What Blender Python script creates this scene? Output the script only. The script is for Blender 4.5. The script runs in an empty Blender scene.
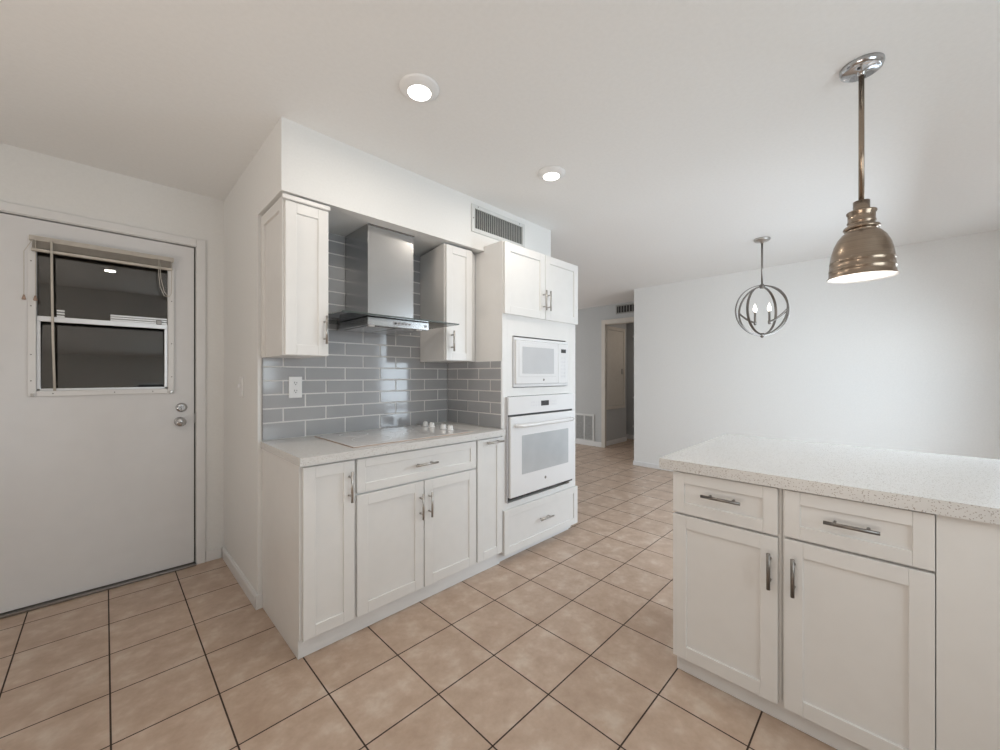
import bpy, bmesh, math, random
from mathutils import Vector, Matrix
PI = math.pi
random.seed(7)
S = bpy.context.scene
COL = S.collection

# ------------------------------------------------------------------ camera, world, light, exposure
CEIL = 2.45
cam_d = bpy.data.cameras.new('camera'); cam = bpy.data.objects.new('camera', cam_d); COL.objects.link(cam)
cam_d.sensor_fit = 'HORIZONTAL'; cam_d.sensor_width = 36.0; cam_d.lens = 393.9 / 1000 * 36.0
cam_d.shift_x = 0.003; cam_d.shift_y = 0.0002; cam_d.clip_start = 0.02; cam_d.clip_end = 100
cam.location = (0, 0, 1.25)
cam.rotation_euler = (PI / 2, 0, 0.78787 - PI / 2)
S.camera = cam

S.view_settings.view_transform = 'Standard'; S.view_settings.look = 'None'
S.view_settings.gamma = 1.0; S.view_settings.use_curve_mapping = False
S.view_settings.exposure = -0.04

world = bpy.data.worlds.new('daylight'); S.world = world; world.use_nodes = True
bg = world.node_tree.nodes['Background']; bg.inputs['Color'].default_value = (0.80, 0.90, 1.0, 1); bg.inputs['Strength'].default_value = 0.12


def area(name, loc, rot, sx, sy, power, color=(1, 1, 1)):
    l = bpy.data.lights.new(name, 'AREA'); l.shape = 'RECTANGLE'; l.size = sx; l.size_y = sy
    l.energy = power; l.color = color
    o = bpy.data.objects.new(name, l); COL.objects.link(o); o.location = loc; o.rotation_euler = rot
    return o


def disk_light(name, loc, size, power, color, spread=PI):
    l = bpy.data.lights.new(name, 'AREA'); l.shape = 'DISK'; l.size = size; l.energy = power; l.color = color; l.spread = spread
    o = bpy.data.objects.new(name, l); COL.objects.link(o); o.location = loc
    return o


LIGHTS = {  # name: (location, rotation, size x, size y, power, colour)
    'daylight_dining_window': ((3.62, -0.90, 1.20), (PI / 2 - 0.55, 0, 0), 1.4, 1.6, 58, (0.78, 0.90, 1.0)),
    'fill_cabinet_fronts': ((1.05, -1.54, 1.50), (PI / 2 - 0.05, 0, 0), 1.4, 1.0, 21, (0.84, 0.95, 1.0)),  # unseen fill lamp, added to brighten the cabinet fronts and door
    'fill_ceiling': ((-2.75, 0.6, 0.2), (0, -PI / 2 - 1.0, 0), 1.2, 1.75, 93, (1.0, 0.89, 0.78)),  # unseen upward lamp, added behind the camera to brighten the ceiling
    'fill_dining_wall': ((3.6, 7.66, 1.35), (PI / 2, 0, PI), 1.75, 1.45, 95, (0.95, 0.98, 1.0)),  # unseen fill lamp, added to lift the left part of the dining wall
}
for k, v in LIGHTS.items(): area(k, *v)
disk_light('corridor_lamp_glow', (6.75, 2.75, 2.40), 0.2, 3.0, (1.0, 0.86, 0.74))
DOWNLIGHT = (3.3, (1.0, 0.91, 0.80))
for x, y in ((0.931, 1.395), (1.878, 1.43), (0.04, 0.376)):
    disk_light('downlight_beam', (x, y, 2.415), 0.09, DOWNLIGHT[0], DOWNLIGHT[1])


# ------------------------------------------------------------------ materials
def principled(name, color, rough=0.5, metal=0.0, coat=0.0, spec=0.5):
    m = bpy.data.materials.new(name); m.use_nodes = True
    b = m.node_tree.nodes['Principled BSDF']
    b.inputs['Base Color'].default_value = (*color, 1); b.inputs['Roughness'].default_value = rough
    b.inputs['Metallic'].default_value = metal; b.inputs['Coat Weight'].default_value = coat
    b.inputs['Coat Roughness'].default_value = 0.08
    b.inputs['Specular IOR Level'].default_value = spec
    return m


def N(m, t): return m.node_tree.nodes.new(t)
def L(m, a, b): m.node_tree.links.new(a, b)
def BS(m): return m.node_tree.nodes['Principled BSDF']


def add_noise(m, scale, c1, c2, bump=0.0, detail=3.0, stretch=None, lo=0.35, hi=0.65, dist=0.01):
    tc = N(m, 'ShaderNodeTexCoord'); no = N(m, 'ShaderNodeTexNoise'); no.inputs['Scale'].default_value = scale
    no.inputs['Detail'].default_value = detail
    src = tc.outputs['Object']
    if stretch:
        mp = N(m, 'ShaderNodeMapping'); mp.inputs['Scale'].default_value = stretch; L(m, src, mp.inputs['Vector']); src = mp.outputs['Vector']
    L(m, src, no.inputs['Vector'])
    r = N(m, 'ShaderNodeValToRGB'); r.color_ramp.elements[0].position = lo; r.color_ramp.elements[1].position = hi
    r.color_ramp.elements[0].color = (*c1, 1); r.color_ramp.elements[1].color = (*c2, 1)
    L(m, no.outputs['Fac'], r.inputs['Fac']); L(m, r.outputs['Color'], BS(m).inputs['Base Color'])
    if bump:
        bp = N(m, 'ShaderNodeBump'); bp.inputs['Strength'].default_value = bump; bp.inputs['Distance'].default_value = dist
        L(m, no.outputs['Fac'], bp.inputs['Height']); L(m, bp.outputs['Normal'], BS(m).inputs['Normal'])
    return m


WALLC = (0.85, 0.85, 0.84)
m_wall = add_noise(principled('wall_paint', WALLC, 0.55, spec=0.3), 90, (0.84, 0.84, 0.83), (0.86, 0.86, 0.85), 0.05, 4, dist=0.002)
m_ceil = add_noise(principled('ceiling_paint', WALLC, 0.9, spec=0.1), 60, (0.87, 0.87, 0.865), (0.89, 0.89, 0.885), 0.06, 4, dist=0.003)
m_trim = add_noise(principled('trim_paint', (0.83, 0.83, 0.83), 0.35), 12, (0.82, 0.82, 0.82), (0.84, 0.84, 0.84))
m_door = add_noise(principled('door_paint', (0.79, 0.79, 0.80), 0.4), 8, (0.78, 0.78, 0.79), (0.80, 0.80, 0.81))
m_cab = add_noise(principled('cabinet_paint', (0.82, 0.81, 0.80), 0.32), 14, (0.815, 0.805, 0.79), (0.83, 0.82, 0.805))
m_appl = add_noise(principled('appliance_enamel', (0.84, 0.84, 0.85), 0.16, coat=0.4), 10, (0.835, 0.835, 0.845), (0.845, 0.845, 0.855))
m_applwin = add_noise(principled('appliance_window_glass', (0.50, 0.52, 0.54), 0.10, coat=0.6), 6, (0.49, 0.51, 0.53), (0.53, 0.55, 0.57))
m_mwwin = add_noise(principled('microwave_window_glass', (0.62, 0.63, 0.65), 0.12, coat=0.5), 6, (0.61, 0.62, 0.64), (0.64, 0.65, 0.67))
m_black = add_noise(principled('dark_gap', (0.03, 0.03, 0.03), 0.5), 20, (0.025, 0.025, 0.025), (0.04, 0.04, 0.04))
m_display = add_noise(principled('display_glass', (0.06, 0.06, 0.065), 0.15), 20, (0.05, 0.05, 0.055), (0.08, 0.08, 0.085))
m_greyline = add_noise(principled('grey_print_and_gap_line', (0.55, 0.55, 0.57), 0.4), 20, (0.54, 0.54, 0.56), (0.57, 0.57, 0.59))
m_plastic = add_noise(principled('white_plastic', (0.86, 0.86, 0.86), 0.3), 20, (0.85, 0.85, 0.85), (0.87, 0.87, 0.87))
m_blind = add_noise(principled('blind_slat_paint', (0.52, 0.48, 0.43), 0.45), 30, (0.50, 0.46, 0.41), (0.55, 0.51, 0.46))
m_cord = add_noise(principled('blind_cord', (0.62, 0.58, 0.52), 0.7), 30, (0.6, 0.56, 0.5), (0.65, 0.61, 0.55))
m_tassel = add_noise(principled('cord_tassel_plastic', (0.42, 0.30, 0.24), 0.5), 30, (0.40, 0.28, 0.22), (0.45, 0.33, 0.27))
m_alu = add_noise(principled('window_aluminium', (0.80, 0.81, 0.83), 0.38, 0.55), 40, (0.77, 0.78, 0.80), (0.82, 0.83, 0.85), stretch=(1, 30, 30))
m_nickel = add_noise(principled('brushed_nickel', (0.50, 0.48, 0.46), 0.30, 1.0), 60, (0.46, 0.44, 0.42), (0.54, 0.52, 0.50), stretch=(1, 1, 20))
m_dnickel = add_noise(principled('aged_nickel', (0.36, 0.33, 0.30), 0.36, 1.0), 60, (0.22, 0.205, 0.19), (0.28, 0.26, 0.245), stretch=(1, 1, 20))
m_chrome = add_noise(principled('satin_chrome', (0.75, 0.75, 0.76), 0.16, 1.0), 20, (0.50, 0.50, 0.51), (0.56, 0.56, 0.57))
m_pendant = add_noise(principled('pendant_bronze_nickel', (0.42, 0.34, 0.27), 0.26, 1.0), 7, (0.29, 0.225, 0.17), (0.37, 0.295, 0.23), stretch=(0.4, 0.4, 60))
m_steel = add_noise(principled('brushed_stainless', (0.60, 0.60, 0.60), 0.27, 1.0), 9, (0.46, 0.455, 0.45), (0.54, 0.535, 0.53), stretch=(1, 1, 90))
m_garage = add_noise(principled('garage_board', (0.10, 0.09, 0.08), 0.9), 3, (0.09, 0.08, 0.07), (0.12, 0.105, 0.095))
m_shelf = add_noise(principled('garage_shelf_paint', (0.55, 0.55, 0.55), 0.7), 6, (0.5, 0.5, 0.5), (0.6, 0.6, 0.6))
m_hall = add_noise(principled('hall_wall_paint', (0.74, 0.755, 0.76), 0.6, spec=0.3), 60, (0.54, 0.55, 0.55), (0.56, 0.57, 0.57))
m_grille = add_noise(principled('grille_enamel', (0.70, 0.71, 0.70), 0.45), 20, (0.69, 0.70, 0.69), (0.72, 0.73, 0.72))
m_hallvent = add_noise(principled('hall_vent_enamel', (0.36, 0.36, 0.34), 0.5), 20, (0.34, 0.34, 0.32), (0.38, 0.38, 0.36))
m_bulbglass = None


def emissive(name, color, strength):
    m = bpy.data.materials.new(name); m.use_nodes = True
    b = BS(m); b.inputs['Base Color'].default_value = (*color, 1)
    b.inputs['Emission Color'].default_value = (*color, 1); b.inputs['Emission Strength'].default_value = strength
    return m


m_lens = emissive('lit_downlight_lens', (1.0, 0.96, 0.90), 7.0)
m_flame = emissive('lit_candle_bulb', (1.0, 0.93, 0.85), 6.0)
m_pbulb = emissive('lit_pendant_bulb', (1.0, 0.95, 0.90), 14.0)
m_shadein = add_noise(principled('white_shade_lining', (0.92, 0.91, 0.90), 0.5), 20, (0.91, 0.90, 0.89), (0.93, 0.92, 0.91))


def glass_mat(name, color, rough=0.0, alpha_mix=0.75, gloss=0.06):
    # thin architectural glass: mostly transparent, with a real fresnel reflection
    m = bpy.data.materials.new(name); m.use_nodes = True
    nt = m.node_tree; nt.nodes.clear()
    out = nt.nodes.new('ShaderNodeOutputMaterial'); tr = nt.nodes.new('ShaderNodeBsdfTransparent'); tr.inputs['Color'].default_value = (*color, 1)
    gl = nt.nodes.new('ShaderNodeBsdfGlossy'); gl.inputs['Roughness'].default_value = rough
    fr = nt.nodes.new('ShaderNodeFresnel'); fr.inputs['IOR'].default_value = 1.5
    tx = nt.nodes.new('ShaderNodeTexCoord'); no = nt.nodes.new('ShaderNodeTexNoise'); no.inputs['Scale'].default_value = 3
    mr = nt.nodes.new('ShaderNodeMapRange'); mr.inputs['To Min'].default_value = gloss; mr.inputs['To Max'].default_value = gloss + 0.015
    ad = nt.nodes.new('ShaderNodeMath'); ad.operation = 'ADD'; mx = nt.nodes.new('ShaderNodeMixShader')
    nt.links.new(tx.outputs['Object'], no.inputs['Vector']); nt.links.new(no.outputs['Fac'], mr.inputs['Value'])
    nt.links.new(fr.outputs[0], ad.inputs[0]); nt.links.new(mr.outputs[0], ad.inputs[1])
    nt.links.new(ad.outputs[0], mx.inputs[0]); nt.links.new(tr.outputs[0], mx.inputs[1]); nt.links.new(gl.outputs[0], mx.inputs[2])
    nt.links.new(mx.outputs[0], out.inputs['Surface'])
    return m


m_pane = glass_mat('window_glass', (0.75, 0.74, 0.72), 0.0, gloss=0.05)
m_hoodglass = glass_mat('hood_smoked_glass', (0.62, 0.66, 0.64), 0.0, gloss=0.03)
m_glassedge = add_noise(principled('glass_edge', (0.07, 0.09, 0.085), 0.15), 20, (0.06, 0.08, 0.075), (0.09, 0.11, 0.10))


def floor_tiles():
    m = principled('floor_tile', (0.5, 0.35, 0.25), 0.38)
    tc = N(m, 'ShaderNodeTexCoord'); mp = N(m, 'ShaderNodeMapping')
    s = 0.30412; x0, y0 = 0.6244, 1.5618
    mp.inputs['Location'].default_value = (-x0 + 10 * s + 0.0022, -y0 + 10 * s + 0.0022, 0)
    L(m, tc.outputs['Object'], mp.inputs['Vector'])
    br = N(m, 'ShaderNodeTexBrick'); br.offset = 0.0; br.squash = 1.0
    br.inputs['Scale'].default_value = 1.0; br.inputs['Brick Width'].default_value = s; br.inputs['Row Height'].default_value = s
    br.inputs['Mortar Size'].default_value = 0.0030; br.inputs['Mortar Smooth'].default_value = 0.15
    br.inputs['Color1'].default_value = (0, 0, 0, 1); br.inputs['Color2'].default_value = (1, 1, 1, 1); br.inputs['Mortar'].default_value = (0.5, 0.5, 0.5, 1)
    L(m, mp.outputs['Vector'], br.inputs['Vector'])
    n1 = N(m, 'ShaderNodeTexNoise'); n1.inputs['Scale'].default_value = 9; n1.inputs['Detail'].default_value = 6; n1.inputs['Roughness'].default_value = 0.6
    n2 = N(m, 'ShaderNodeTexNoise'); n2.inputs['Scale'].default_value = 45; n2.inputs['Detail'].default_value = 4
    L(m, tc.outputs['Object'], n1.inputs['Vector']); L(m, tc.outputs['Object'], n2.inputs['Vector'])
    rp = N(m, 'ShaderNodeValToRGB'); e = rp.color_ramp.elements
    e[0].position = 0.36; e[0].color = (0.50, 0.365, 0.275, 1); e[1].position = 0.68; e[1].color = (0.66, 0.545, 0.45, 1)
    k = rp.color_ramp.elements.new(0.53); k.color = (0.57, 0.43, 0.335, 1)
    L(m, n1.outputs['Fac'], rp.inputs['Fac'])
    mv = N(m, 'ShaderNodeMix'); mv.data_type = 'RGBA'; mv.blend_type = 'MULTIPLY'; mv.inputs['Factor'].default_value = 1.0
    tint = N(m, 'ShaderNodeValToRGB'); tint.color_ramp.elements[0].color = (0.93, 0.92, 0.91, 1); tint.color_ramp.elements[1].color = (1.0, 1.0, 1.0, 1)
    L(m, br.outputs['Color'], tint.inputs['Fac']); L(m, rp.outputs['Color'], mv.inputs[6]); L(m, tint.outputs['Color'], mv.inputs[7])
    mf = N(m, 'ShaderNodeMix'); mf.data_type = 'RGBA'; mf.blend_type = 'MULTIPLY'; mf.inputs['Factor'].default_value = 0.35
    t2 = N(m, 'ShaderNodeValToRGB'); t2.color_ramp.elements[0].position = 0.3; t2.color_ramp.elements[0].color = (0.85, 0.84, 0.83, 1); t2.color_ramp.elements[1].position = 0.6; t2.color_ramp.elements[1].color = (1, 1, 1, 1)
    L(m, n2.outputs['Fac'], t2.inputs['Fac']); L(m, mv.outputs[2], mf.inputs[6]); L(m, t2.outputs['Color'], mf.inputs[7])
    mg = N(m, 'ShaderNodeMix'); mg.data_type = 'RGBA'; L(m, br.outputs['Fac'], mg.inputs['Factor']); L(m, mf.outputs[2], mg.inputs[6]); mg.inputs[7].default_value = (0.045, 0.026, 0.018, 1)
    L(m, mg.outputs[2], BS(m).inputs['Base Color'])
    rr = N(m, 'ShaderNodeMapRange'); rr.inputs['To Min'].default_value = 0.36; rr.inputs['To Max'].default_value = 0.8
    L(m, br.outputs['Fac'], rr.inputs['Value']); L(m, rr.outputs[0], BS(m).inputs['Roughness'])
    ht = N(m, 'ShaderNodeMath'); ht.operation = 'MULTIPLY_ADD'; ht.inputs[1].default_value = -1.0
    sc = N(m, 'ShaderNodeMath'); sc.operation = 'MULTIPLY'; sc.inputs[1].default_value = 0.35; L(m, n1.outputs['Fac'], sc.inputs[0])
    L(m, br.outputs['Fac'], ht.inputs[0]); L(m, sc.outputs[0], ht.inputs[2])
    bp = N(m, 'ShaderNodeBump'); bp.inputs['Strength'].default_value = 0.5; bp.inputs['Distance'].default_value = 0.003
    L(m, ht.outputs[0], bp.inputs['Height']); L(m, bp.outputs['Normal'], BS(m).inputs['Normal'])
    return m


m_floor = floor_tiles()


def quartz():
    m = principled('speckled_quartz', (0.72, 0.70, 0.67), 0.22)
    tc = N(m, 'ShaderNodeTexCoord')
    v = N(m, 'ShaderNodeTexVoronoi'); v.inputs['Scale'].default_value = 480; v.feature = 'F1'
    n = N(m, 'ShaderNodeTexNoise'); n.inputs['Scale'].default_value = 70; n.inputs['Detail'].default_value = 5
    L(m, tc.outputs['Object'], v.inputs['Vector']); L(m, tc.outputs['Object'], n.inputs['Vector'])
    r = N(m, 'ShaderNodeValToRGB'); r.color_ramp.interpolation = 'LINEAR'
    r.color_ramp.elements[0].position = 0.0; r.color_ramp.elements[0].color = (0.69, 0.675, 0.66, 1)
    r.color_ramp.elements[1].position = 0.5; r.color_ramp.elements[1].color = (0.73, 0.72, 0.705, 1)
    # per-cell colour picks the few dark specks
    sp = N(m, 'ShaderNodeSeparateColor'); L(m, v.outputs['Color'], sp.inputs[0])
    g = N(m, 'ShaderNodeMath'); g.operation = 'GREATER_THAN'; g.inputs[1].default_value = 0.935; L(m, sp.outputs[0], g.inputs[0])
    L(m, n.outputs['Fac'], r.inputs['Fac'])
    mx = N(m, 'ShaderNodeMix'); mx.data_type = 'RGBA'; L(m, g.outputs[0], mx.inputs['Factor']); L(m, r.outputs['Color'], mx.inputs[6]); mx.inputs[7].default_value = (0.40, 0.35, 0.32, 1)
    L(m, mx.outputs[2], BS(m).inputs['Base Color'])
    return m


m_quartz = quartz()
m_tile = add_noise(principled('grey_glass_tile', (0.27, 0.275, 0.29), 0.10, coat=0.3), 5, (0.375, 0.38, 0.395), (0.405, 0.408, 0.423), 0.08, 2, dist=0.004)
m_grout = add_noise(principled('pale_grout', (0.58, 0.57, 0.56), 0.8), 120, (0.74, 0.73, 0.72), (0.78, 0.77, 0.76))
m_ceramic = add_noise(principled('white_ceramic_glass', (0.66, 0.645, 0.63), 0.06, coat=0.5), 300, (0.73, 0.71, 0.70), (0.77, 0.75, 0.74))


# ------------------------------------------------------------------ geometry helpers
class MB:
    def __init__(self): self.bm = bmesh.new(); self.mi = 0

    def _xf(self, verts, M):
        if M is not None:
            bmesh.ops.transform(self.bm, matrix=M, verts=verts)

    def _set(self, faces, smooth=False):
        for f in faces:
            f.material_index = self.mi; f.smooth = smooth

    def box(self, x0, x1, y0, y1, z0, z1, bev=0.0, M=None):
        if x0 > x1: x0, x1 = x1, x0
        if y0 > y1: y0, y1 = y1, y0
        if z0 > z1: z0, z1 = z1, z0
        b2 = bmesh.new()
        r = bmesh.ops.create_cube(b2, size=1.0)
        for v in r['verts']:
            v.co = Vector(((x0 + x1) / 2 + v.co.x * (x1 - x0), (y0 + y1) / 2 + v.co.y * (y1 - y0), (z0 + z1) / 2 + v.co.z * (z1 - z0)))
        if bev > 0:
            bmesh.ops.bevel(b2, geom=list(b2.edges), offset=min(bev, 0.45 * min(x1 - x0, y1 - y0, z1 - z0)), segments=2, profile=0.5, affect='EDGES')
        self._merge(b2, M); return self

    def _merge(self, b2, M=None, smooth=None):
        if M is not None: bmesh.ops.transform(b2, matrix=M, verts=list(b2.verts))
        mp = {}
        for v in b2.verts: mp[v] = self.bm.verts.new(v.co)
        for f in b2.faces:
            try:
                nf = self.bm.faces.new([mp[v] for v in f.verts]); nf.material_index = self.mi; nf.smooth = f.smooth if smooth is None else smooth
            except ValueError: pass
        b2.free()

    def prism(self, pts, lo, hi, axis='z'):
        # pts: 2D outline; extruded along axis from lo to hi
        def P(a, b, c): return {'z': (a, b, c), 'y': (a, c, b), 'x': (c, a, b)}[axis]
        b2 = bmesh.new()
        A = [b2.verts.new(P(a, b, lo)) for a, b in pts]; B = [b2.verts.new(P(a, b, hi)) for a, b in pts]
        n = len(pts)
        b2.faces.new(A); b2.faces.new(list(reversed(B)))
        for i in range(n): b2.faces.new([A[i], B[i], B[(i + 1) % n], A[(i + 1) % n]])
        bmesh.ops.recalc_face_normals(b2, faces=list(b2.faces))
        self._merge(b2); return self

    def cyl(self, p, q, r, r2=None, n=20, caps=True):
        p = Vector(p); q = Vector(q); d = q - p; r2 = r if r2 is None else r2
        M = Matrix.Translation(p) @ d.to_track_quat('Z', 'Y').to_matrix().to_4x4()
        return self.lathe([(r, 0), (r2, d.length)], n=n, M=M, caps=caps)

    def lathe(self, prof, n=32, M=None, caps=True, center=(0, 0, 0)):
        b2 = bmesh.new(); rings = []
        for r, z in prof:
            rings.append([b2.verts.new((center[0] + r * math.cos(2 * PI * i / n), center[1] + r * math.sin(2 * PI * i / n), center[2] + z)) for i in range(n)])
        for a, b in zip(rings[:-1], rings[1:]):
            for i in range(n):
                f = b2.faces.new([a[i], a[(i + 1) % n], b[(i + 1) % n], b[i]]); f.smooth = True
        if caps:
            b2.faces.new(list(reversed(rings[0]))); b2.faces.new(rings[-1])
        bmesh.ops.recalc_face_normals(b2, faces=list(b2.faces))
        self._merge(b2, M); return self

    def tube(self, pts, r, n=10, closed=False):
        pts = [Vector(p) for p in pts]; b2 = bmesh.new(); rings = []; m = len(pts); up = None
        for i, p in enumerate(pts):
            a = pts[(i - 1) % m] if (closed or i > 0) else p; b = pts[(i + 1) % m] if (closed or i < m - 1) else p
            t = (b - a).normalized()
            if up is None: up = Vector((0, 0, 1)) if abs(t.z) < 0.9 else Vector((1, 0, 0))
            u = (up - t * up.dot(t)).normalized(); up = u; v = t.cross(u)
            rings.append([b2.verts.new(p + r * (math.cos(2 * PI * k / n) * u + math.sin(2 * PI * k / n) * v)) for k in range(n)])
        for i in range(m if closed else m - 1):
            A, B = rings[i], rings[(i + 1) % m]
            for k in range(n):
                f = b2.faces.new([A[k], A[(k + 1) % n], B[(k + 1) % n], B[k]]); f.smooth = True
        if not closed:
            b2.faces.new(list(reversed(rings[0]))); b2.faces.new(rings[-1])
        bmesh.ops.recalc_face_normals(b2, faces=list(b2.faces))
        self._merge(b2); return self

    def band(self, center, R, width, thick, U, V, n=72, a0=0, a1=2 * PI):
        # flat strap bent into a ring in the plane of U and V; its width lies along the ring's axis
        c = Vector(center); U = Vector(U).normalized(); V = Vector(V).normalized(); W = U.cross(V)
        closed = abs(a1 - a0 - 2 * PI) < 1e-6; b2 = bmesh.new(); rings = []
        cnt = n if closed else n + 1
        for i in range(cnt):
            a = a0 + (a1 - a0) * i / n; d = math.cos(a) * U + math.sin(a) * V
            rings.append([b2.verts.new(c + d * (R + s) + W * w) for s, w in ((-thick / 2, -width / 2), (thick / 2, -width / 2), (thick / 2, width / 2), (-thick / 2, width / 2))])
        for i in range(n):
            A, B = rings[i], rings[(i + 1) % cnt]
            for k in range(4): b2.faces.new([A[k], A[(k + 1) % 4], B[(k + 1) % 4], B[k]])
        if not closed: b2.faces.new(rings[0]); b2.faces.new(list(reversed(rings[-1])))
        bmesh.ops.recalc_face_normals(b2, faces=list(b2.faces))
        self._merge(b2); return self

    def build(self, name, mat, parent=None, origin=None):
        me = bpy.data.meshes.new(name)
        if parent is not None:
            o_ = Vector(parent['_o'])
        else:
            if origin is None:
                xs = [v.co for v in self.bm.verts]
                origin = (sum(v.x for v in xs) / len(xs), sum(v.y for v in xs) / len(xs), min(v.z for v in xs))
            o_ = Vector(origin)
        bmesh.ops.translate(self.bm, vec=-o_, verts=list(self.bm.verts))
        bmesh.ops.recalc_face_normals(self.bm, faces=list(self.bm.faces))
        self.bm.to_mesh(me); self.bm.free()
        for mm in (mat if isinstance(mat, (list, tuple)) else [mat]): me.materials.append(mm)
        o = bpy.data.objects.new(name, me); COL.objects.link(o)
        if parent is not None: o.parent = parent
        else: o.location = o_
        o['_o'] = tuple(o_)
        return o


def tag(o, label, cat, group=None, kind=None):
    o['label'] = label; o['category'] = cat
    if group: o['group'] = group
    if kind: o['kind'] = kind
    return o


def thing(name, label, cat, loc, group=None):
    o = bpy.data.objects.new(name, None); COL.objects.link(o); o.location = loc; o['_o'] = tuple(loc)
    o.empty_display_size = 0.1
    return tag(o, label, cat, group)


def struct(mb, name, mat, parent=None):
    o = mb.build(name, mat, parent, origin=(0, 0, 0) if parent is None else None)
    if parent is None: o['kind'] = 'structure'
    return o


def bx(*a, **k): return MB().box(*a, **k)


# oriented front: face 'S' looks toward -y (u = x), face 'W' looks toward -x (u = y)
def fbox(mb, face, P, u0, u1, w0, w1, z0, z1, bev=0.0):
    if face == 'S': mb.box(u0, u1, P - w1, P - w0, z0, z1, bev)
    else: mb.box(P - w1, P - w0, u0, u1, z0, z1, bev)
    return mb


def shaker(face, P, u0, u1, z0, z1, fw=0.055, th=0.02, rec=0.008):
    # a shaker front standing proud of plane P by th: four rails around a recessed flat panel
    mb = MB()
    fbox(mb, face, P, u0, u0 + fw, 0, th, z0, z1, 0.0015); fbox(mb, face, P, u1 - fw, u1, 0, th, z0, z1, 0.0015)
    fbox(mb, face, P, u0 + fw, u1 - fw, 0, th, z0, z0 + fw, 0.0015); fbox(mb, face, P, u0 + fw, u1 - fw, 0, th, z1 - fw, z1, 0.0015)
    fbox(mb, face, P, u0 + fw - 0.004, u1 - fw + 0.004, 0.001, th - rec, z0 + fw - 0.004, z1 - fw + 0.004)
    return mb


def pull(face, P, ua, ub, za, zb, proud=0.032, r=0.006):
    # bar pull on surface plane P from (ua,za) to (ub,zb)
    mb = MB()
    def pt(u, w, z): return (u, P - w, z) if face == 'S' else (P - w, u, z)
    mb.cyl(pt(ua, proud, za), pt(ub, proud, zb), r, n=14)
    for t in (0.2, 0.8):
        u = ua + (ub - ua) * t; z = za + (zb - za) * t
        mb.cyl(pt(u, 0.0005, z), pt(u, proud, z), r * 0.8, n=10)
    return mb


# ------------------------------------------------------------------ the setting
struct(bx(-2.2, 8.2, -1.5, 8.0, -0.1, 0.0), 'floor', m_floor)
struct(bx(-2.2, 8.2, -1.5, 8.0, CEIL, CEIL + 0.1), 'ceiling', m_ceil)

# wall with the exterior door (faces the camera, left)
DW = 3.25
w = MB(); w.box(-2.2, -0.475, DW, DW + 0.12, 0, CEIL); w.box(0.425, 0.70, DW, DW + 0.12, 0, CEIL); w.box(-0.475, 0.425, DW, DW + 0.12, 2.097, CEIL)
struct(w, 'wall_left', m_wall)
# short return wall between door wall and kitchen niche, and the kitchen's back wall (one L of plaster)
KB = 2.40
struct(bx(0.58, 0.70, KB, DW, 0, CEIL), 'wall_niche_side', m_wall)
struct(bx(0.70, 2.60, KB, KB + 0.12, 0, CEIL), 'wall_kitchen_back', m_wall)
# soffit over the cabinets
SF = 2.0; SB = 2.110
struct(bx(0.58, 2.62, SF, KB, SB, CEIL), 'wall_soffit', m_wall)
# big white dining wall
BW = 5.225
struct(bx(BW, BW + 0.12, -0.62, 2.544, 0, CEIL), 'wall_dining', m_wall)
# right-hand walls with window openings
def wall_with_hole(name, x0, x1, y0, y1, hx0, hx1, hz0, hz1, axis='x', mat=m_wall):
    b = MB()
    if axis == 'x':
        b.box(x0, hx0, y0, y1, 0, CEIL); b.box(hx1, x1, y0, y1, 0, CEIL); b.box(hx0, hx1, y0, y1, hz1, CEIL)
        if hz0 > 0: b.box(hx0, hx1, y0, y1, 0, hz0)
    else:
        b.box(x0, x1, y0, hx0, 0, CEIL); b.box(x0, x1, hx1, y1, 0, CEIL); b.box(x0, x1, hx0, hx1, hz1, CEIL)
        if hz0 > 0: b.box(x0, x1, hx0, hx1, 0, hz0)
    return struct(b, name, mat)


wall_with_hole('wall_right', 2.85, 5.345, -0.74, -0.62, 2.9, 4.35, 0.2, 2.05)
struct(bx(2.73, 2.85, -1.42, -0.62, 0, CEIL), 'wall_right_return', m_wall)
wall_with_hole('wall_kitchen_right', -2.2, 2.73, -1.42, -1.30, 0.3, 1.8, 1.0, 2.08)
wall_with_hole('wall_behind', -2.12, -2.0, -1.3, DW, -0.3, 1.5, 0.25, 2.15, axis='y')
# unseen windows in those openings: frame and bars
def window(name, axis, c0, c1, z0, z1, d0, d1, bars):
    b = MB(); fw = 0.05
    def bb(a0, a1, za, zb):
        if axis == 'x': b.box(a0, a1, d0, d1, za, zb)
        else: b.box(d0, d1, a0, a1, za, zb)
    bb(c0, c0 + fw, z0, z1); bb(c1 - fw, c1, z0, z1); bb(c0 + fw, c1 - fw, z0, z0 + fw); bb(c0 + fw, c1 - fw, z1 - fw, z1)
    for t in bars: bb(c0 + (c1 - c0) * t - 0.02, c0 + (c1 - c0) * t + 0.02, z0 + fw, z1 - fw)
    struct(b, name, m_trim)


window('window_1', 'x', 2.9, 4.35, 0.2, 2.05, -0.70, -0.66, (0.5,))
window('window_2', 'x', 0.3, 1.8, 1.0, 2.08, -1.38, -1.34, (0.5,))  # unseen opening, placed to let the cabinet fill in
window('window_3', 'y', -0.3, 1.5, 0.25, 2.15, -2.08, -2.04, (0.5,))

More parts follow.
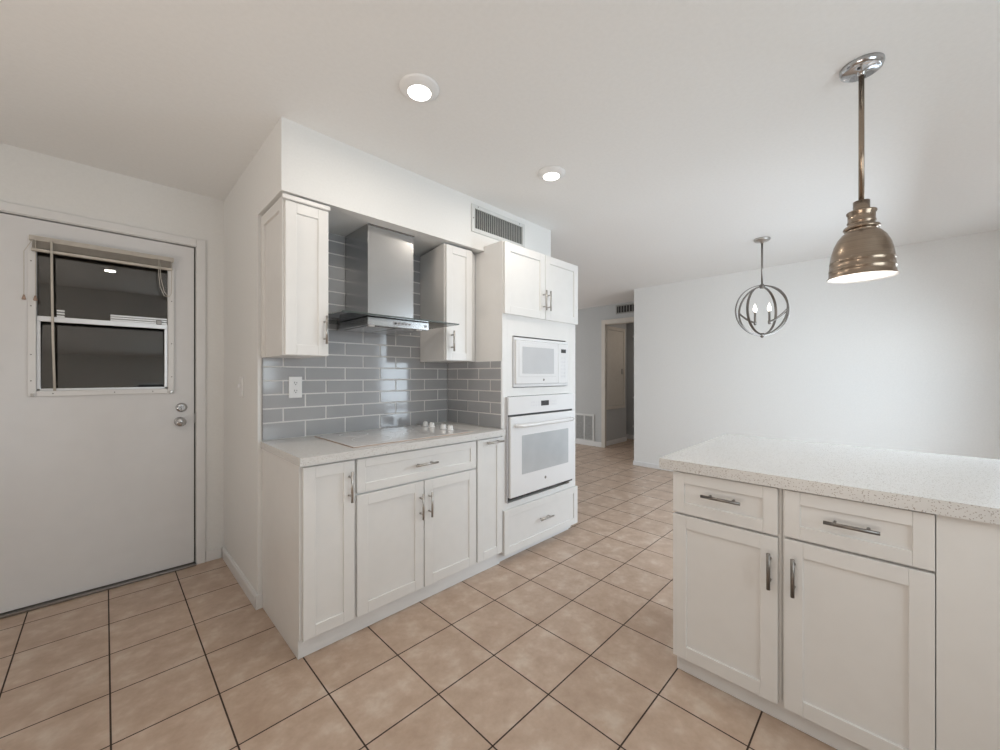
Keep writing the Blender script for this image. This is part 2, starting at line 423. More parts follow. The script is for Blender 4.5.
# hall / living room beyond
FX = 6.108
w = MB(); w.box(FX, FX + 0.10, 3.55, 8.0, 0, CEIL); w.box(FX, FX + 0.10, 2.0, 3.55, 2.14, CEIL); w.box(FX, FX + 0.10, -0.62, 2.0, 0, CEIL)
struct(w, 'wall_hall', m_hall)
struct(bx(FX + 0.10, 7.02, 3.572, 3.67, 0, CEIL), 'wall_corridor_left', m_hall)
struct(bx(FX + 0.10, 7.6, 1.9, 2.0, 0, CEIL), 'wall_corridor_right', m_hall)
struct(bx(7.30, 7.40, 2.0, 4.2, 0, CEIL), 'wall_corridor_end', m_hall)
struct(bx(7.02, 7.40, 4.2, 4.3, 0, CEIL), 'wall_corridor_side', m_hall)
struct(bx(-2.2, 2.60, 7.5, 7.6, 0, CEIL), 'wall_living_far', m_hall)
wall_with_hole('wall_living', 2.6, 6.2, 7.5, 7.6, 2.7, 4.5, 0.6, 2.1)
window('window_4', 'x', 2.7, 4.5, 0.6, 2.1, 7.53, 7.57, (0.5,))  # unseen opening, shifted to let the dining wall fill in

# trims
b = MB(); b.box(0.428, 0.476, DW - 0.014, DW, 0, 2.148, 0.003); b.box(-0.526, 0.428, DW - 0.014, DW, 2.100, 2.148, 0.003); b.box(-0.526, -0.478, DW - 0.014, DW, 0, 2.100, 0.003)
struct(b, 'trim_1', m_trim)
def base_prof(t, h): return [(0, 0), (t, 0), (t, h * 0.8), (t * 0.45, h), (0, h)]
b = MB(); b.prism([(0.58 - a, z) for a, z in base_prof(0.012, 0.075)], KB - 0.012, DW - 0.012, 'y')
struct(b, 'baseboard_niche', m_trim)
b = MB(); b.box(0.478, 0.566, DW - 0.012, DW, 0, 0.07, 0.003); b.box(0.568, 0.600, KB - 0.013, KB - 0.001, 0, 0.075, 0.003)
struct(b, 'baseboard_left', m_trim)
b = MB(); b.box(BW - 0.012, BW, -0.62, 2.544, 0, 0.06, 0.003); b.box(BW - 0.012, BW + 0.132, 2.544, 2.556, 0, 0.06, 0.003)
struct(b, 'baseboard_dining', m_trim)
b = MB(); b.box(FX - 0.012, FX, 3.56, 8.0, 0, 0.085, 0.003)
b.box(FX + 0.10, 7.02, 3.56, 3.572, 0, 0.085, 0.003); b.box(7.288, 7.30, 2.0, 4.2, 0, 0.085, 0.003)
struct(b, 'baseboard_hall', m_trim)
# casing round the hall opening
b = MB(); b.box(FX - 0.018, FX, 3.49, 3.56, 0, 2.20, 0.003); b.box(FX - 0.018, FX, 2.0, 3.49, 2.13, 2.20, 0.003); b.box(FX, FX + 0.10, 3.53, 3.55, 0, 2.13)
b.box(FX, FX + 0.10, 2.0, 3.53, 2.12, 2.139)
m_warmtrim = add_noise(principled('warm_lit_trim', (0.80, 0.72, 0.60), 0.45), 12, (0.66, 0.62, 0.56), (0.69, 0.65, 0.59))  # the corridor's warm lamplight is put into this colour
struct(b, 'trim_2', m_warmtrim)

# dark garage behind the door's window
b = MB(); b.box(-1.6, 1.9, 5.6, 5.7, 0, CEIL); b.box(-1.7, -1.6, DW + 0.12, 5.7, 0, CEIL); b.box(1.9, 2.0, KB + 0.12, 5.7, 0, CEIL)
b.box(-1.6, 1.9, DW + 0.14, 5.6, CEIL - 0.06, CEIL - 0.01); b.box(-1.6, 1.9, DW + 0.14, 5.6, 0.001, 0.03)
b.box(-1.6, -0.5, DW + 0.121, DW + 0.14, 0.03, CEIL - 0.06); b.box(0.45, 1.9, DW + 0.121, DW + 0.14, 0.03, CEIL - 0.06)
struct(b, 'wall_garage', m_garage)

# ------------------------------------------------------------------ the exterior door
door = bpy.data.objects.new('door_1', None); COL.objects.link(door); door.location = (-0.02, DW, 0); door['_o'] = (-0.02, DW, 0); door['kind'] = 'structure'
gx0, gx1, gz0, gz1 = -0.262, 0.283, 1.165, 1.965
b = MB(); y0, y1 = DW + 0.004, DW + 0.045
b.box(-0.47, gx0, y0, y1, 0.018, 2.089); b.box(gx1, 0.416, y0, y1, 0.018, 2.089); b.box(gx0, gx1, y0, y1, 0.018, gz0); b.box(gx0, gx1, y0, y1, gz1, 2.089)
b.build('door_slab', m_door, door)
b = MB(); o_ = 0.030; y0, y1 = DW - 0.010, DW + 0.004
b.box(gx0 - o_, gx0, y0, y1, gz0 - o_, gz1 + o_, 0.003); b.box(gx1, gx1 + o_, y0, y1, gz0 - o_, gz1 + o_, 0.003)
b.box(gx0, gx1, y0, y1, gz0 - o_, gz0, 0.003); b.box(gx0, gx1, y0, y1, gz1, gz1 + o_, 0.003)
fr = b.build('window_moulding', m_trim, door)
for (x, z) in [(gx0 - .018, 1.86), (gx0 - .018, 1.62), (gx0 - .018, 1.36), (gx0 - .018, 1.22), (gx1 + .018, 1.72), (gx1 + .018, 1.45), (gx1 + .018, 1.24), (gx0 + .06, gz0 - .015), (0.04, gz0 - .015), (0.21, gz0 - .015)]:
    MB().cyl((x, DW - 0.0125, z), (x, DW - 0.0095, z), 0.003, n=8).build('screw', m_dnickel, fr)
for x in (gx0 - .012, gx1 + .016):
    bx(x - 0.007, x + 0.007, DW - 0.024, DW - 0.0105, gz0 - 0.028, gz0 - 0.012, bev=0.002).build('blind_bracket', m_nickel, fr)
# upper fixed light and lower sash
b = MB(); ys0, ys1 = DW + 0.010, DW + 0.026
b.box(gx0, gx1, ys0, ys1, 1.543, 1.572, 0.002)
b.box(gx0, gx0 + 0.014, ys0, ys1, gz0, 1.543, 0.002); b.box(gx1 - 0.016, gx1, ys0, ys1, gz0, 1.543, 0.002); b.box(gx0, gx1, ys0, ys1, gz0, gz0 + 0.012, 0.002)
b.build('sash_frame', m_alu, door)
b = MB()
for z in (1.5725, 1.586, 1.599): b.box(0.022, gx1 - 0.002, ys0 + 0.004, ys1 + 0.006, z, z + 0.0105, 0.002)
for z in (1.5725, 1.588, 1.603): b.box(-0.190, -0.160, ys0 + 0.004, ys1 + 0.004, z, z + 0.010, 0.002)
b.build('sash_track', m_alu, door)
bx(0.228, 0.254, ys0 - 0.006, ys0 + 0.004, 1.568, 1.598, bev=0.003).build('sash_latch', m_dnickel, door)
bx(gx0, gx1, DW + 0.030, DW + 0.033, 1.572, gz1).build('glass_pane', m_pane, door)
t = MB(); Mt = Matrix.Translation((0.01, DW + 0.047, 1.36)) @ Matrix.Rotation(math.radians(-5.6), 4, 'X')
t.box(-0.266, 0.268, -0.0015, 0.0015, -0.188, 0.19, M=Mt); t.build('glass_pane', m_pane, door)
# lock hardware
def rosette(z, x, knob):
    b = MB(); R = Matrix.Translation((x, DW + 0.004, z)) @ Matrix.Rotation(PI / 2, 4, 'X')
    b.lathe([(0.030, 0), (0.030, 0.004), (0.026, 0.010), (0.018, 0.013)], n=32, M=R)
    if knob:
        b.lathe([(0.011, 0.012), (0.011, 0.030), (0.022, 0.036), (0.0285, 0.050), (0.027, 0.062), (0.017, 0.068), (0.0, 0.069)], n=32, M=R, caps=False)
        o = b.build('door_knob', m_chrome, door)
        MB().lathe([(0.006, 0.0685), (0.006, 0.071)], n=12, M=R).build('privacy_button', m_dnickel, o)
    else:
        o = b.build('deadbolt', m_chrome, door)
        c = MB(); c.lathe([(0.012, 0.013), (0.012, 0.020), (0.010, 0.021)], n=20, M=R); c.box(x - 0.004, x + 0.004, DW - 0.035, DW - 0.016, z - 0.014, z + 0.014, 0.002)
        c.build('thumb_turn', m_chrome, o)
rosette(1.041, 0.351, False); rosette(0.951, 0.343, True)
bx(0.4165, 0.4245, DW - 0.002, DW + 0.03, 0.935, 0.995).build('strike_plate', m_dnickel, door)
b = MB(); b.box(-0.475, 0.425, DW - 0.03, DW + 0.06, 0.0, 0.014, 0.003); struct(b, 'trim_3', m_dnickel)
b = MB(); b.box(0.4163, 0.4247, DW + 0.032, DW + 0.05, 0.02, 2.095); b.box(-0.47, 0.4163, DW + 0.032, DW + 0.05, 2.0895, 2.095); struct(b, 'door_gap_shade', m_black)  # black strip behind the gap round the door, painted in for its shade

# raised mini blind on the door
bl = thing('window_blind', 'raised beige mini blind stacked at the top of the door window', 'blind', (0.012, DW - 0.03, 1.90))
b = MB(); b.box(-0.285, 0.308, DW - 0.040, DW - 0.0105, 1.966, 1.992, 0.002); b.build('headrail', m_blind, bl)
b = MB()
for k in range(11): b.box(-0.274, 0.300, DW - 0.037, DW - 0.013, 1.930 + k * 0.0034, 1.9313 + k * 0.0034)
b.build('slat_stack', m_blind, bl)
bx(-0.278, 0.302, DW - 0.038, DW - 0.013, 1.912, 1.926, bev=0.003).build('bottom_rail', m_cord, bl)
b = MB(); b.tube([(-0.205, DW - 0.046, 1.972), (-0.203, DW - 0.047, 1.75), (-0.200, DW - 0.044, 1.45), (-0.194, DW - 0.036, 1.165)], 0.0052, 8); b.build('tilt_wand', m_cord, bl)
b = MB(); b.tube([(0.235, DW - 0.044, 1.968), (0.236, DW - 0.042, 1.87), (0.242, DW - 0.042, 1.80), (0.262, DW - 0.042, 1.745), (0.285, DW - 0.042, 1.742), (0.296, DW - 0.042, 1.765), (0.298, DW - 0.042, 1.85), (0.298, DW - 0.044, 1.968)], 0.0016, 6)
b.tube([(0.240, DW - 0.044, 1.968), (0.246, DW - 0.042, 1.85), (0.262, DW - 0.042, 1.77), (0.28, DW - 0.042, 1.745)], 0.0016, 6); b.build('lift_cord', m_cord, bl)
for x in (-0.301, -0.262):
    b = MB(); b.tube([(x + 0.03 if x < -0.28 else x, DW - 0.044, 1.968), (x, DW - 0.043, 1.90), (x, DW - 0.043, 1.67)], 0.0014, 6); c = b.build('lift_cord', m_cord, bl)
    MB().lathe([(0.003, 0.024), (0.0085, 0.0), (0.006, -0.003)], n=12, M=Matrix.Translation((x, DW - 0.043, 1.648))).build('tassel', m_tassel, c)

# light switch on the return wall
sw = thing('light_switch', 'white toggle light switch on the narrow wall beside the door', 'switch', (0.58, 2.74, 1.18))
bx(0.571, 0.580, 2.702, 2.780, 1.122, 1.240, bev=0.003).build('plate', m_plastic, sw)
bx(0.556, 0.571, 2.736, 2.746, 1.176, 1.198, bev=0.002).build('toggle', m_plastic, sw)

# ------------------------------------------------------------------ backsplash tiles
def tiles(name, label, face, P, u0, u1, z0, z1, joint0, pitch=0.2343, rows0=0.9135, rp=0.0766, parity=0, pieces=None, skip=None):
    b = MB(); b.mi = 1
    fbox(b, face, P, u0, u1, 0.0006, 0.0062, z0, z1)
    b.mi = 0
    k = 0; g = 0.0080
    z = rows0
    while z < z1 - 0.005:
        za, zb = (z0 + 0.003 if k == 0 else z + g / 2), min(z + rp - g / 2, z1)
        off = joint0 + (0 if (k + parity) % 2 == 0 else pitch / 2)
        u = off - math.ceil((off - u0) / pitch) * pitch
        while u < u1:
            ua, ub = max(u + g / 2, u0 + 0.001), min(u + pitch - g / 2, u1 - 0.001)
            if ub - ua > 0.008:
                b2 = MB(); fbox(b2, face, P, ua, ub, 0.0064, 0.0090, za, zb, 0.0020)
                b._merge(b2.bm)
            u += pitch
        z += rp; k += 1
    for f in b.bm.faces: pass
    o = b.build(name, [m_tile, m_grout]); tag(o, label, 'backsplash'); return o


tiles('tile_backsplash', 'grey glass subway tile backsplash on the back wall behind the cooktop', 'S', KB, 0.602, 1.8485, 0.896, 2.105, 0.820, parity=0)
tiles('tile_backsplash', 'grey tile strip on the side of the tall oven cabinet', 'W', 1.8575, 1.822, 2.390, 0.897, 1.343, 2.040 - 0.2343, parity=0)
bx(0.5985, 0.6018, KB - 0.010, KB - 0.0005, 0.897, 1.343).build('tile_trim', m_dnickel); bpy.data.objects['tile_trim']['label'] = 'thin dark metal edge strip at the left end of the tiles'; bpy.data.objects['tile_trim']['category'] = 'edge strip'

# ------------------------------------------------------------------ base cabinets of the kitchen run
CF = 1.83        # carcass face
def carcass_S(x0, x1, zb=0.0, zt=0.857, front=CF, back=KB - 0.003, toe=0.022, toez=0.085):
    # box with a recessed toe at the bottom front
    b = MB()
    b.prism([(front + toe, zb + 0.001), (back, zb + 0.001), (back, zt), (front, zt), (front, zb + toez), (front + toe, zb + toez)], x0, x1, 'x')
    return b


base1 = thing('base_cabinet', 'narrow white shaker base cabinet at the left end of the cooktop run', 'cabinet', (0.73, 2.1, 0), 'base cabinets under the cooktop counter')
b = carcass_S(0.603, 0.849)
b.box(0.600, 0.603, CF - 0.004, KB - 0.003, 0.085, 0.857); b.box(0.600, 0.603, CF + 0.010, KB - 0.003, 0.001, 0.085)
b.build('carcass', m_cab, base1)
d = shaker('S', CF, 0.612, 0.843, 0.088, 0.845, 0.052).build('door', m_cab, base1)
pull('S', CF - 0.02, 0.817, 0.817, 0.655, 0.800).build('handle', m_nickel, d)

base2 = thing('base_cabinet', 'wide white base cabinet below the cooktop with one drawer over two doors', 'cabinet', (1.24, 2.1, 0), 'base cabinets under the cooktop counter')
carcass_S(0.851, 1.625).build('carcass', m_cab, base2)
d = shaker('S', CF, 0.857, 1.620, 0.682, 0.845, 0.042).build('drawer', m_cab, base2)
pull('S', CF - 0.02, 1.168, 1.310, 0.768, 0.768).build('handle', m_nickel, d)
d = shaker('S', CF, 0.857, 1.236, 0.088, 0.672, 0.055).build('door', m_cab, base2)
pull('S', CF - 0.02, 1.212, 1.212, 0.474, 0.612).build('handle', m_nickel, d)
d = shaker('S', CF, 1.242, 1.620, 0.088, 0.672, 0.055).build('door', m_cab, base2)
pull('S', CF - 0.02, 1.270, 1.270, 0.474, 0.612).build('handle', m_nickel, d)

base3 = thing('base_cabinet', 'slim white pull-out base cabinet beside the tall oven cabinet', 'cabinet', (1.73, 2.1, 0), 'base cabinets under the cooktop counter')
carcass_S(1.627, 1.8572).build('carcass', m_cab, base3)
d = shaker('S', CF, 1.634, 1.852, 0.088, 0.845, 0.050).build('pull_out_front', m_cab, base3)
pull('S', CF - 0.02, 1.690, 1.832, 0.824, 0.824).build('handle', m_nickel, d)
o = bx(0.604, 1.857, CF + 0.012, CF + 0.0208, 0.001, 0.082); o = o.build('toe_kick', m_trim)
tag(o, 'long white toe kick board along the floor under the cooktop cabinets', 'toe kick')

# countertop
b = MB(); b.prism([(0.590, 1.786), (1.8572, 1.786), (1.8572, KB - 0.001), (0.602, KB - 0.001), (0.602, KB - 0.02), (0.590, KB - 0.02)], 0.858, 0.895, 'z')
tag(b.build('countertop', m_quartz), 'pale quartz countertop holding the white cooktop', 'countertop')

# cooktop
ck = thing('cooktop', 'white glass electric cooktop set in the counter below the hood', 'cooktop', (1.245, 2.1, 0.895))
bx(0.860, 1.630, 1.856, 2.352, 0.8952, 0.9005, bev=0.002).build('glass_top', m_ceramic, ck)
b = MB()
for (x, y, r) in ((1.04, 2.02, 0.105), (1.04, 2.24, 0.08), (1.33, 2.02, 0.08), (1.33, 2.24, 0.10)): b.lathe([(r, 0.9005), (r, 0.9008), (r - 0.003, 0.9008), (r - 0.003, 0.9005)], n=48, center=(x, y, 0), caps=False)
b.build('burner_marking', m_greyline, ck)
b = MB(); b.box(0.858, 1.632, 1.853, 1.8555, 0.8951, 0.8985); b.box(0.8565, 0.8595, 1.853, 2.354, 0.8951, 0.8985); b.build('rim', m_tassel, ck)
for y in (2.265, 2.190, 2.062, 1.990):
    b = MB(); b.lathe([(0.021, 0.9007), (0.021, 0.906), (0.018, 0.908), (0.0165, 0.926), (0.014, 0.928)], n=24, center=(1.560, y, 0)); k = b.build('control_knob', m_plastic, ck)
    bx(1.556, 1.564, y - 0.017, y + 0.017, 0.9275, 0.934, bev=0.002).build('grip', m_plastic, k)

# outlet
ot = thing('wall_outlet', 'white double power outlet on the grey tiles', 'outlet', (0.765, KB, 1.12))
bx(0.730, 0.800, KB - 0.0145, KB - 0.0088, 1.122, 1.242, bev=0.002).build('plate', m_plastic, ot)
for z in (1.205, 1.160):
    s_ = MB(); s_.box(0.752, 0.778, KB - 0.0165, KB - 0.0140, z - 0.014, z + 0.014, 0.002); s_ = s_.build('receptacle', m_plastic, ot)
    b = MB(); b.box(0.758, 0.7605, KB - 0.0172, KB - 0.016, z - 0.002, z + 0.008); b.box(0.7695, 0.772, KB - 0.0172, KB - 0.016, z - 0.001, z + 0.007); b.cyl((0.765, KB - 0.0172, z - 0.008), (0.765, KB - 0.016, z - 0.008), 0.0028, n=10)
    b.build('slot', m_black, s_)

# ------------------------------------------------------------------ upper cabinets
UZ0, UZ1 = 1.345, 2.097
u1 = thing('wall_cabinet', 'white shaker wall cabinet left of the range hood', 'cabinet', (0.70, 2.2, UZ0), 'wall cabinets beside the hood')
b = MB(); b.box(0.603, 0.800, 2.030, KB - 0.012, UZ0, UZ1)
b.build('carcass', m_cab, u1)
b = MB(); b.box(0.592, 0.603, 2.030, 2.075, UZ0, UZ1, 0.001); b.box(0.592, 0.603, 2.345, KB - 0.012, UZ0, UZ1, 0.001); b.box(0.592, 0.603, 2.075, 2.345, UZ1 - 0.055, UZ1, 0.001)
b.build('side_moulding', m_cab, u1)
d = shaker('S', 2.030, 0.600, 0.800, UZ0 + 0.002, UZ1 - 0.022, 0.050).build('door', m_cab, u1)
pull('S', 2.010, 0.779, 0.779, 1.404, 1.545).build('handle', m_nickel, d)
bx(0.584, 0.806, 1.998, 2.012, UZ1 - 0.020, UZ1 + 0.002, bev=0.004).build('crown_strip', m_cab, u1)

u2 = thing('wall_cabinet', 'white shaker wall cabinet right of the range hood, next to the tall cabinet', 'cabinet', (1.66, 2.2, UZ0), 'wall cabinets beside the hood')
b = MB(); b.prism([(1.540, 2.030), (1.766, 2.030), (1.8572, 2.085), (1.8572, KB - 0.012), (1.600, KB - 0.012)], UZ0, UZ1, 'z'); b.build('carcass', m_cab, u2)
d = shaker('S', 2.030, 1.546, 1.762, UZ0 + 0.002, UZ1 - 0.008, 0.050).build('door', m_cab, u2)
pull('S', 2.010, 1.583, 1.583, 1.404, 1.535).build('handle', m_nickel, d)

# ------------------------------------------------------------------ range hood
rh = thing('range_hood', 'stainless chimney range hood with a flat smoked glass canopy over the cooktop', 'range hood', (1.17, 2.2, 1.51))
bx(1.052, 1.352, 2.090, KB - 0.0095, 1.565, 2.1085, bev=0.002).build('chimney', m_steel, rh)
bx(1.050, 1.354, 2.086, 2.0898, 2.100, 2.1085).build('chimney_seam', m_dnickel, rh)
b = MB(); b.box(0.968, 1.350, 1.925, 2.275, 1.513, 1.5555, 0.002); b.box(1.0, 1.32, 2.275, KB - 0.010, 1.52, 1.5555)
body = b.build('canopy_body', m_steel, rh)
g = bx(0.806, 1.531, 1.868, KB - 0.012, 1.5575, 1.5625); g = g.build('glass_canopy', m_hoodglass, rh)
b = MB(); b.box(0.806, 1.531, 1.8665, 1.8678, 1.5568, 1.5632); b.box(0.8045, 0.8058, 1.8665, KB - 0.012, 1.5568, 1.5632); b.box(1.5312, 1.5325, 1.8665, KB - 0.012, 1.5568, 1.5632)
b.build('glass_edge', m_glassedge, g)
pn = bx(1.115, 1.235, 1.9235, 1.9252, 1.522, 1.547); pn = pn.build('control_strip', m_chrome, body)
for k in range(5):
    x = 1.130 + k * 0.022; MB().cyl((x, 1.9205, 1.5345), (x, 1.9237, 1.5345), 0.0052, n=14).build('button', m_black if k == 0 else m_dnickel, pn)
MB().cyl((1.326, 1.9215, 1.534), (1.326, 1.9252, 1.534), 0.0075, n=16).build('emblem', m_dnickel, body)
b = MB()
for (x0, x1) in ((0.985, 1.14), (1.155, 1.31)):
    b.box(x0, x1, 1.97, 2.25, 1.5085, 1.5128, 0.002)
b.build('grease_filter', m_steel, body)
for x in (1.0, 1.296): MB().cyl((x, 1.946, 1.509), (x, 1.946, 1.513), 0.016, n=20).build('lamp_lens', m_plastic, body)

# ------------------------------------------------------------------ tall oven cabinet
TF = 1.82; TX0, TX1 = 1.858, 2.706
tc_ = thing('oven_cabinet', 'tall white cabinet holding the microwave and wall oven', 'cabinet', (2.25, 2.1, 0))
b = MB()
side = [(TF + 0.0182, 0.0709), (KB - 0.002, 0.0709), (KB - 0.002, 2.105), (SF - 0.002, 2.105), (SF - 0.002, 2.1394), (TF + 0.0182, 2.1394)]
b.prism(side, TX0, TX0 + 0.018, 'x'); b.prism(side, TX1 - 0.018, TX1, 'x')
b.box(TX0 + 0.018, TX1 - 0.018, TF + 0.02, SF - 0.002, 2.1211, 2.1394); b.box(TX0 + 0.018, TX1 - 0.018, KB - 0.02, KB - 0.002, 0.0709, 2.104); b.box(TX0 + 0.018, TX1 - 0.018, SF - 0.002, KB - 0.02, 2.09, 2.104)
b.box(TX0, TX1, TF + 0.045, KB - 0.002, 0.0010, 0.0709)
b.box(TX0 + 0.018, TX1 - 0.018, TF + 0.02, KB - 0.02, 0.0709, 0.0912); b.box(TX0 + 0.018, TX1 - 0.018, TF + 0.02, KB - 0.02, 0.3606, 0.3809); b.box(TX0 + 0.018, TX1 - 0.018, TF + 0.02, KB - 0.02, 1.1229, 1.1433); b.box(TX0 + 0.018, TX1 - 0.018, TF + 0.02, KB - 0.02, 1.5550, 1.5753)
b.build('carcass', m_cab, tc_)
b = MB()   # face frame with openings for the microwave and the oven
b.box(TX0, 1.9050, TF - 0.002, TF + 0.018, 0.0709, 2.1394, 0.001); b.box(2.6200, TX1, TF - 0.002, TF + 0.018, 0.0709, 2.1394, 0.001)
b.box(1.9050, 2.6200, TF - 0.002, TF + 0.018, 1.5194, 2.1394); b.box(1.9050, 2.6200, TF - 0.002, TF + 0.018, 1.1077, 1.1636); b.box(1.9050, 1.9600, TF - 0.002, TF + 0.018, 1.1636, 1.5194); b.box(2.5700, 2.6200, TF - 0.002, TF + 0.018, 1.1636, 1.5194)
b.box(1.9050, 2.6200, TF - 0.002, TF + 0.018, 0.0709, 0.3911)
b.build('face_frame', m_cab, tc_)
DF = TF - 0.0025
for (x0, x1, hx) in ((1.862, 2.286, 2.264), (2.292, 2.714, 2.314)):
    d = shaker('S', DF, x0, x1, 1.6586, 2.1323, 0.055).build('door', m_cab, tc_)
    pull('S', DF - 0.02, hx, hx, 1.7196, 1.8650).build('handle', m_nickel, d)
d = shaker('S', DF, 1.860, 2.708, 0.0587, 0.3555, 0.050).build('drawer', m_cab, tc_)
pull('S', DF - 0.02, 2.2007, 2.3481, 0.2152, 0.2152).build('handle', m_nickel, d)
bx(TX0, TX1 - 0.04, TF + 0.036, TF + 0.0445, 0.0010, 0.0566).build('toe_board', m_trim, tc_)

# microwave
mw = thing('microwave', 'white built-in microwave in the tall cabinet above the wall oven', 'microwave', (2.25, 1.9, 1.17))
bx(1.9640, 2.5660, TF + 0.0, KB - 0.06, 1.1715, 1.5096).build('housing', m_appl, mw)
b = MB(); b.box(1.9600, 2.5880, TF - 0.012, TF - 0.0025, 1.1715, 1.1880, 0.001); b.box(1.9600, 1.9680, TF - 0.012, TF - 0.0025, 1.1880, 1.5096, 0.001); b.box(1.9680, 2.5880, TF - 0.012, TF - 0.0025, 1.4920, 1.5096, 0.001); b.box(2.5700, 2.5880, TF - 0.012, TF - 0.0025, 1.1880, 1.4920, 0.001)
b.build('trim_frame', m_appl, mw)
b = MB(); b.box(1.9560, 1.9598, TF - 0.009, TF - 0.0025, 1.1675, 1.5135); b.box(1.9598, 2.5900, TF - 0.009, TF - 0.0025, 1.1675, 1.1713)
b.build('painted_shadow_line', m_greyline, mw)  # raised grey strips painted in as the shade line beside the trim
dr = bx(1.9700, 2.4460, TF - 0.024, TF - 0.0005, 1.1900, 1.4900, bev=0.004).build('door', m_appl, mw)
bx(1.9968, 2.4143, TF - 0.0265, TF - 0.0235, 1.2399, 1.4693, bev=0.002).build('window_frame', m_appl, dr)
bx(2.0320, 2.3860, TF - 0.0285, TF - 0.0262, 1.2621, 1.4471, bev=0.001).build('window', m_mwwin, dr)
R_ = Matrix.Translation((2.2684, TF - 0.0235, 1.2168)) @ Matrix.Rotation(PI / 2, 4, 'X')
MB().lathe([(0.009, 0), (0.009, 0.0016)], n=20, M=R_).build('round_emblem', m_dnickel, dr)
cp = bx(2.4475, 2.5685, TF - 0.024, TF - 0.0005, 1.1900, 1.4900, bev=0.003).build('control_panel', m_appl, mw)
bx(2.4807, 2.5430, TF - 0.0252, TF - 0.0238, 1.4210, 1.4492).build('display', m_display, cp)
b = MB()
for r_ in range(6):
    for c_ in range(3): b.box(2.481 + c_ * 0.022, 2.497 + c_ * 0.022, TF - 0.0247, TF - 0.0238, 1.232 + r_ * 0.028, 1.248 + r_ * 0.028)
m_button = add_noise(principled('pale_button_print', (0.72, 0.72, 0.74), 0.3), 20, (0.71, 0.71, 0.73), (0.74, 0.74, 0.76))
b.build('keypad', m_button, cp)

# wall oven
ov = thing('wall_oven', 'white built-in wall oven below the microwave', 'oven', (2.25, 1.9, 0.41))
bx(1.9080, 2.6170, TF + 0.0, KB - 0.06, 0.4100, 1.1050).build('housing', m_appl, ov)
cp = bx(1.8920, 2.6500, TF - 0.026, TF - 0.0025, 0.9840, 1.1040, bev=0.003).build('control_panel', m_appl, ov)
bx(2.2350, 2.3250, TF - 0.0275, TF - 0.0258, 1.0300, 1.0660).build('display', m_display, cp)
for (x0, dx, w_) in ((2.125, 0.025, 0.015), (2.345, 0.022, 0.013)):
    b = MB()
    for k in range(4):
        for q in range(2): b.box(x0 + k * dx, x0 + k * dx + w_, TF - 0.0268, TF - 0.0258, 1.030 + q * 0.022, 1.042 + q * 0.022)
    b.build('keypad', m_button, cp)
bx(1.9000, 2.6440, TF - 0.012, TF - 0.0025, 0.9720, 0.9835).build('vent_gap', m_black, ov)
dr = bx(1.9040, 2.6450, TF - 0.034, TF - 0.0025, 0.4300, 0.9710, bev=0.004).build('door', m_appl, ov)
bx(2.0180, 2.5600, TF - 0.0355, TF - 0.0335, 0.5720, 0.8380, bev=0.001).build('window', m_applwin, dr)
b = MB(); zz = 0.910
b.tube([(1.9500, TF - 0.034, zz), (1.9570, TF - 0.06, zz), (1.9850, TF - 0.074, zz), (2.2600, TF - 0.078, zz), (2.5550, TF - 0.074, zz), (2.5830, TF - 0.06, zz), (2.5900, TF - 0.034, zz)], 0.0125, 14)
b.build('handle', m_appl, dr)
R_ = Matrix.Translation((2.2750, TF - 0.0338, 0.5080)) @ Matrix.Rotation(PI / 2, 4, 'X')
MB().lathe([(0.010, 0), (0.010, 0.0018)], n=20, M=R_).build('round_emblem', m_dnickel, dr)
b = MB(); b.box(1.9060, 2.6380, TF - 0.018, TF - 0.0025, 0.4140, 0.4295); b.build('bottom_vent', m_black, ov)
b = MB(); b.box(1.8880, 1.8915, TF - 0.020, TF - 0.0025, 0.4000, 1.1040); b.build('side_gap', m_greyline, ov)

# ------------------------------------------------------------------ vents
def grille(name, label, face, P, u0, u1, z0, z1, fw, n, mat, vertical=True, group=None, mid=False, slat=0.0026, backm=m_black, slatm=None):
    c = (u0 + u1) / 2
    t = thing(name, label, 'vent', (c, P, z0) if face == 'S' else (P, c, z0), group)
    b = MB(); fbox(b, face, P, u0, u0 + fw, 0.0005, 0.010, z0, z1, 0.002); fbox(b, face, P, u1 - fw, u1, 0.0005, 0.010, z0, z1, 0.002)
    fbox(b, face, P, u0 + fw, u1 - fw, 0.0005, 0.010, z0, z0 + fw, 0.002); fbox(b, face, P, u0 + fw, u1 - fw, 0.0005, 0.010, z1 - fw, z1, 0.002)
    if mid: fbox(b, face, P, c - 0.012, c + 0.012, 0.0005, 0.009, z0 + fw, z1 - fw, 0.001)
    f = b.build('frame', mat, t)
    b = MB(); fbox(b, face, P, u0 + fw, u1 - fw, 0.0003, 0.0012, z0 + fw, z1 - fw); b.build('duct_shade_sheet', backm, t)  # flat dark sheet stands in for the shade behind the louvers
    b = MB()
    if vertical:
        for k in range(n):
            u = u0 + fw + (u1 - u0 - 2 * fw) * (k + 0.5) / n; fbox(b, face, P, u - slat, u + slat, 0.0014, 0.008, z0 + fw, z1 - fw)
    else:
        for k in range(n):
            z = z0 + fw + (z1 - z0 - 2 * fw) * (k + 0.5) / n; fbox(b, face, P, u0 + fw, u1 - fw, 0.0014, 0.008, z - slat, z + slat)
    b.build('louvers', slatm or mat, t)
    return t, f


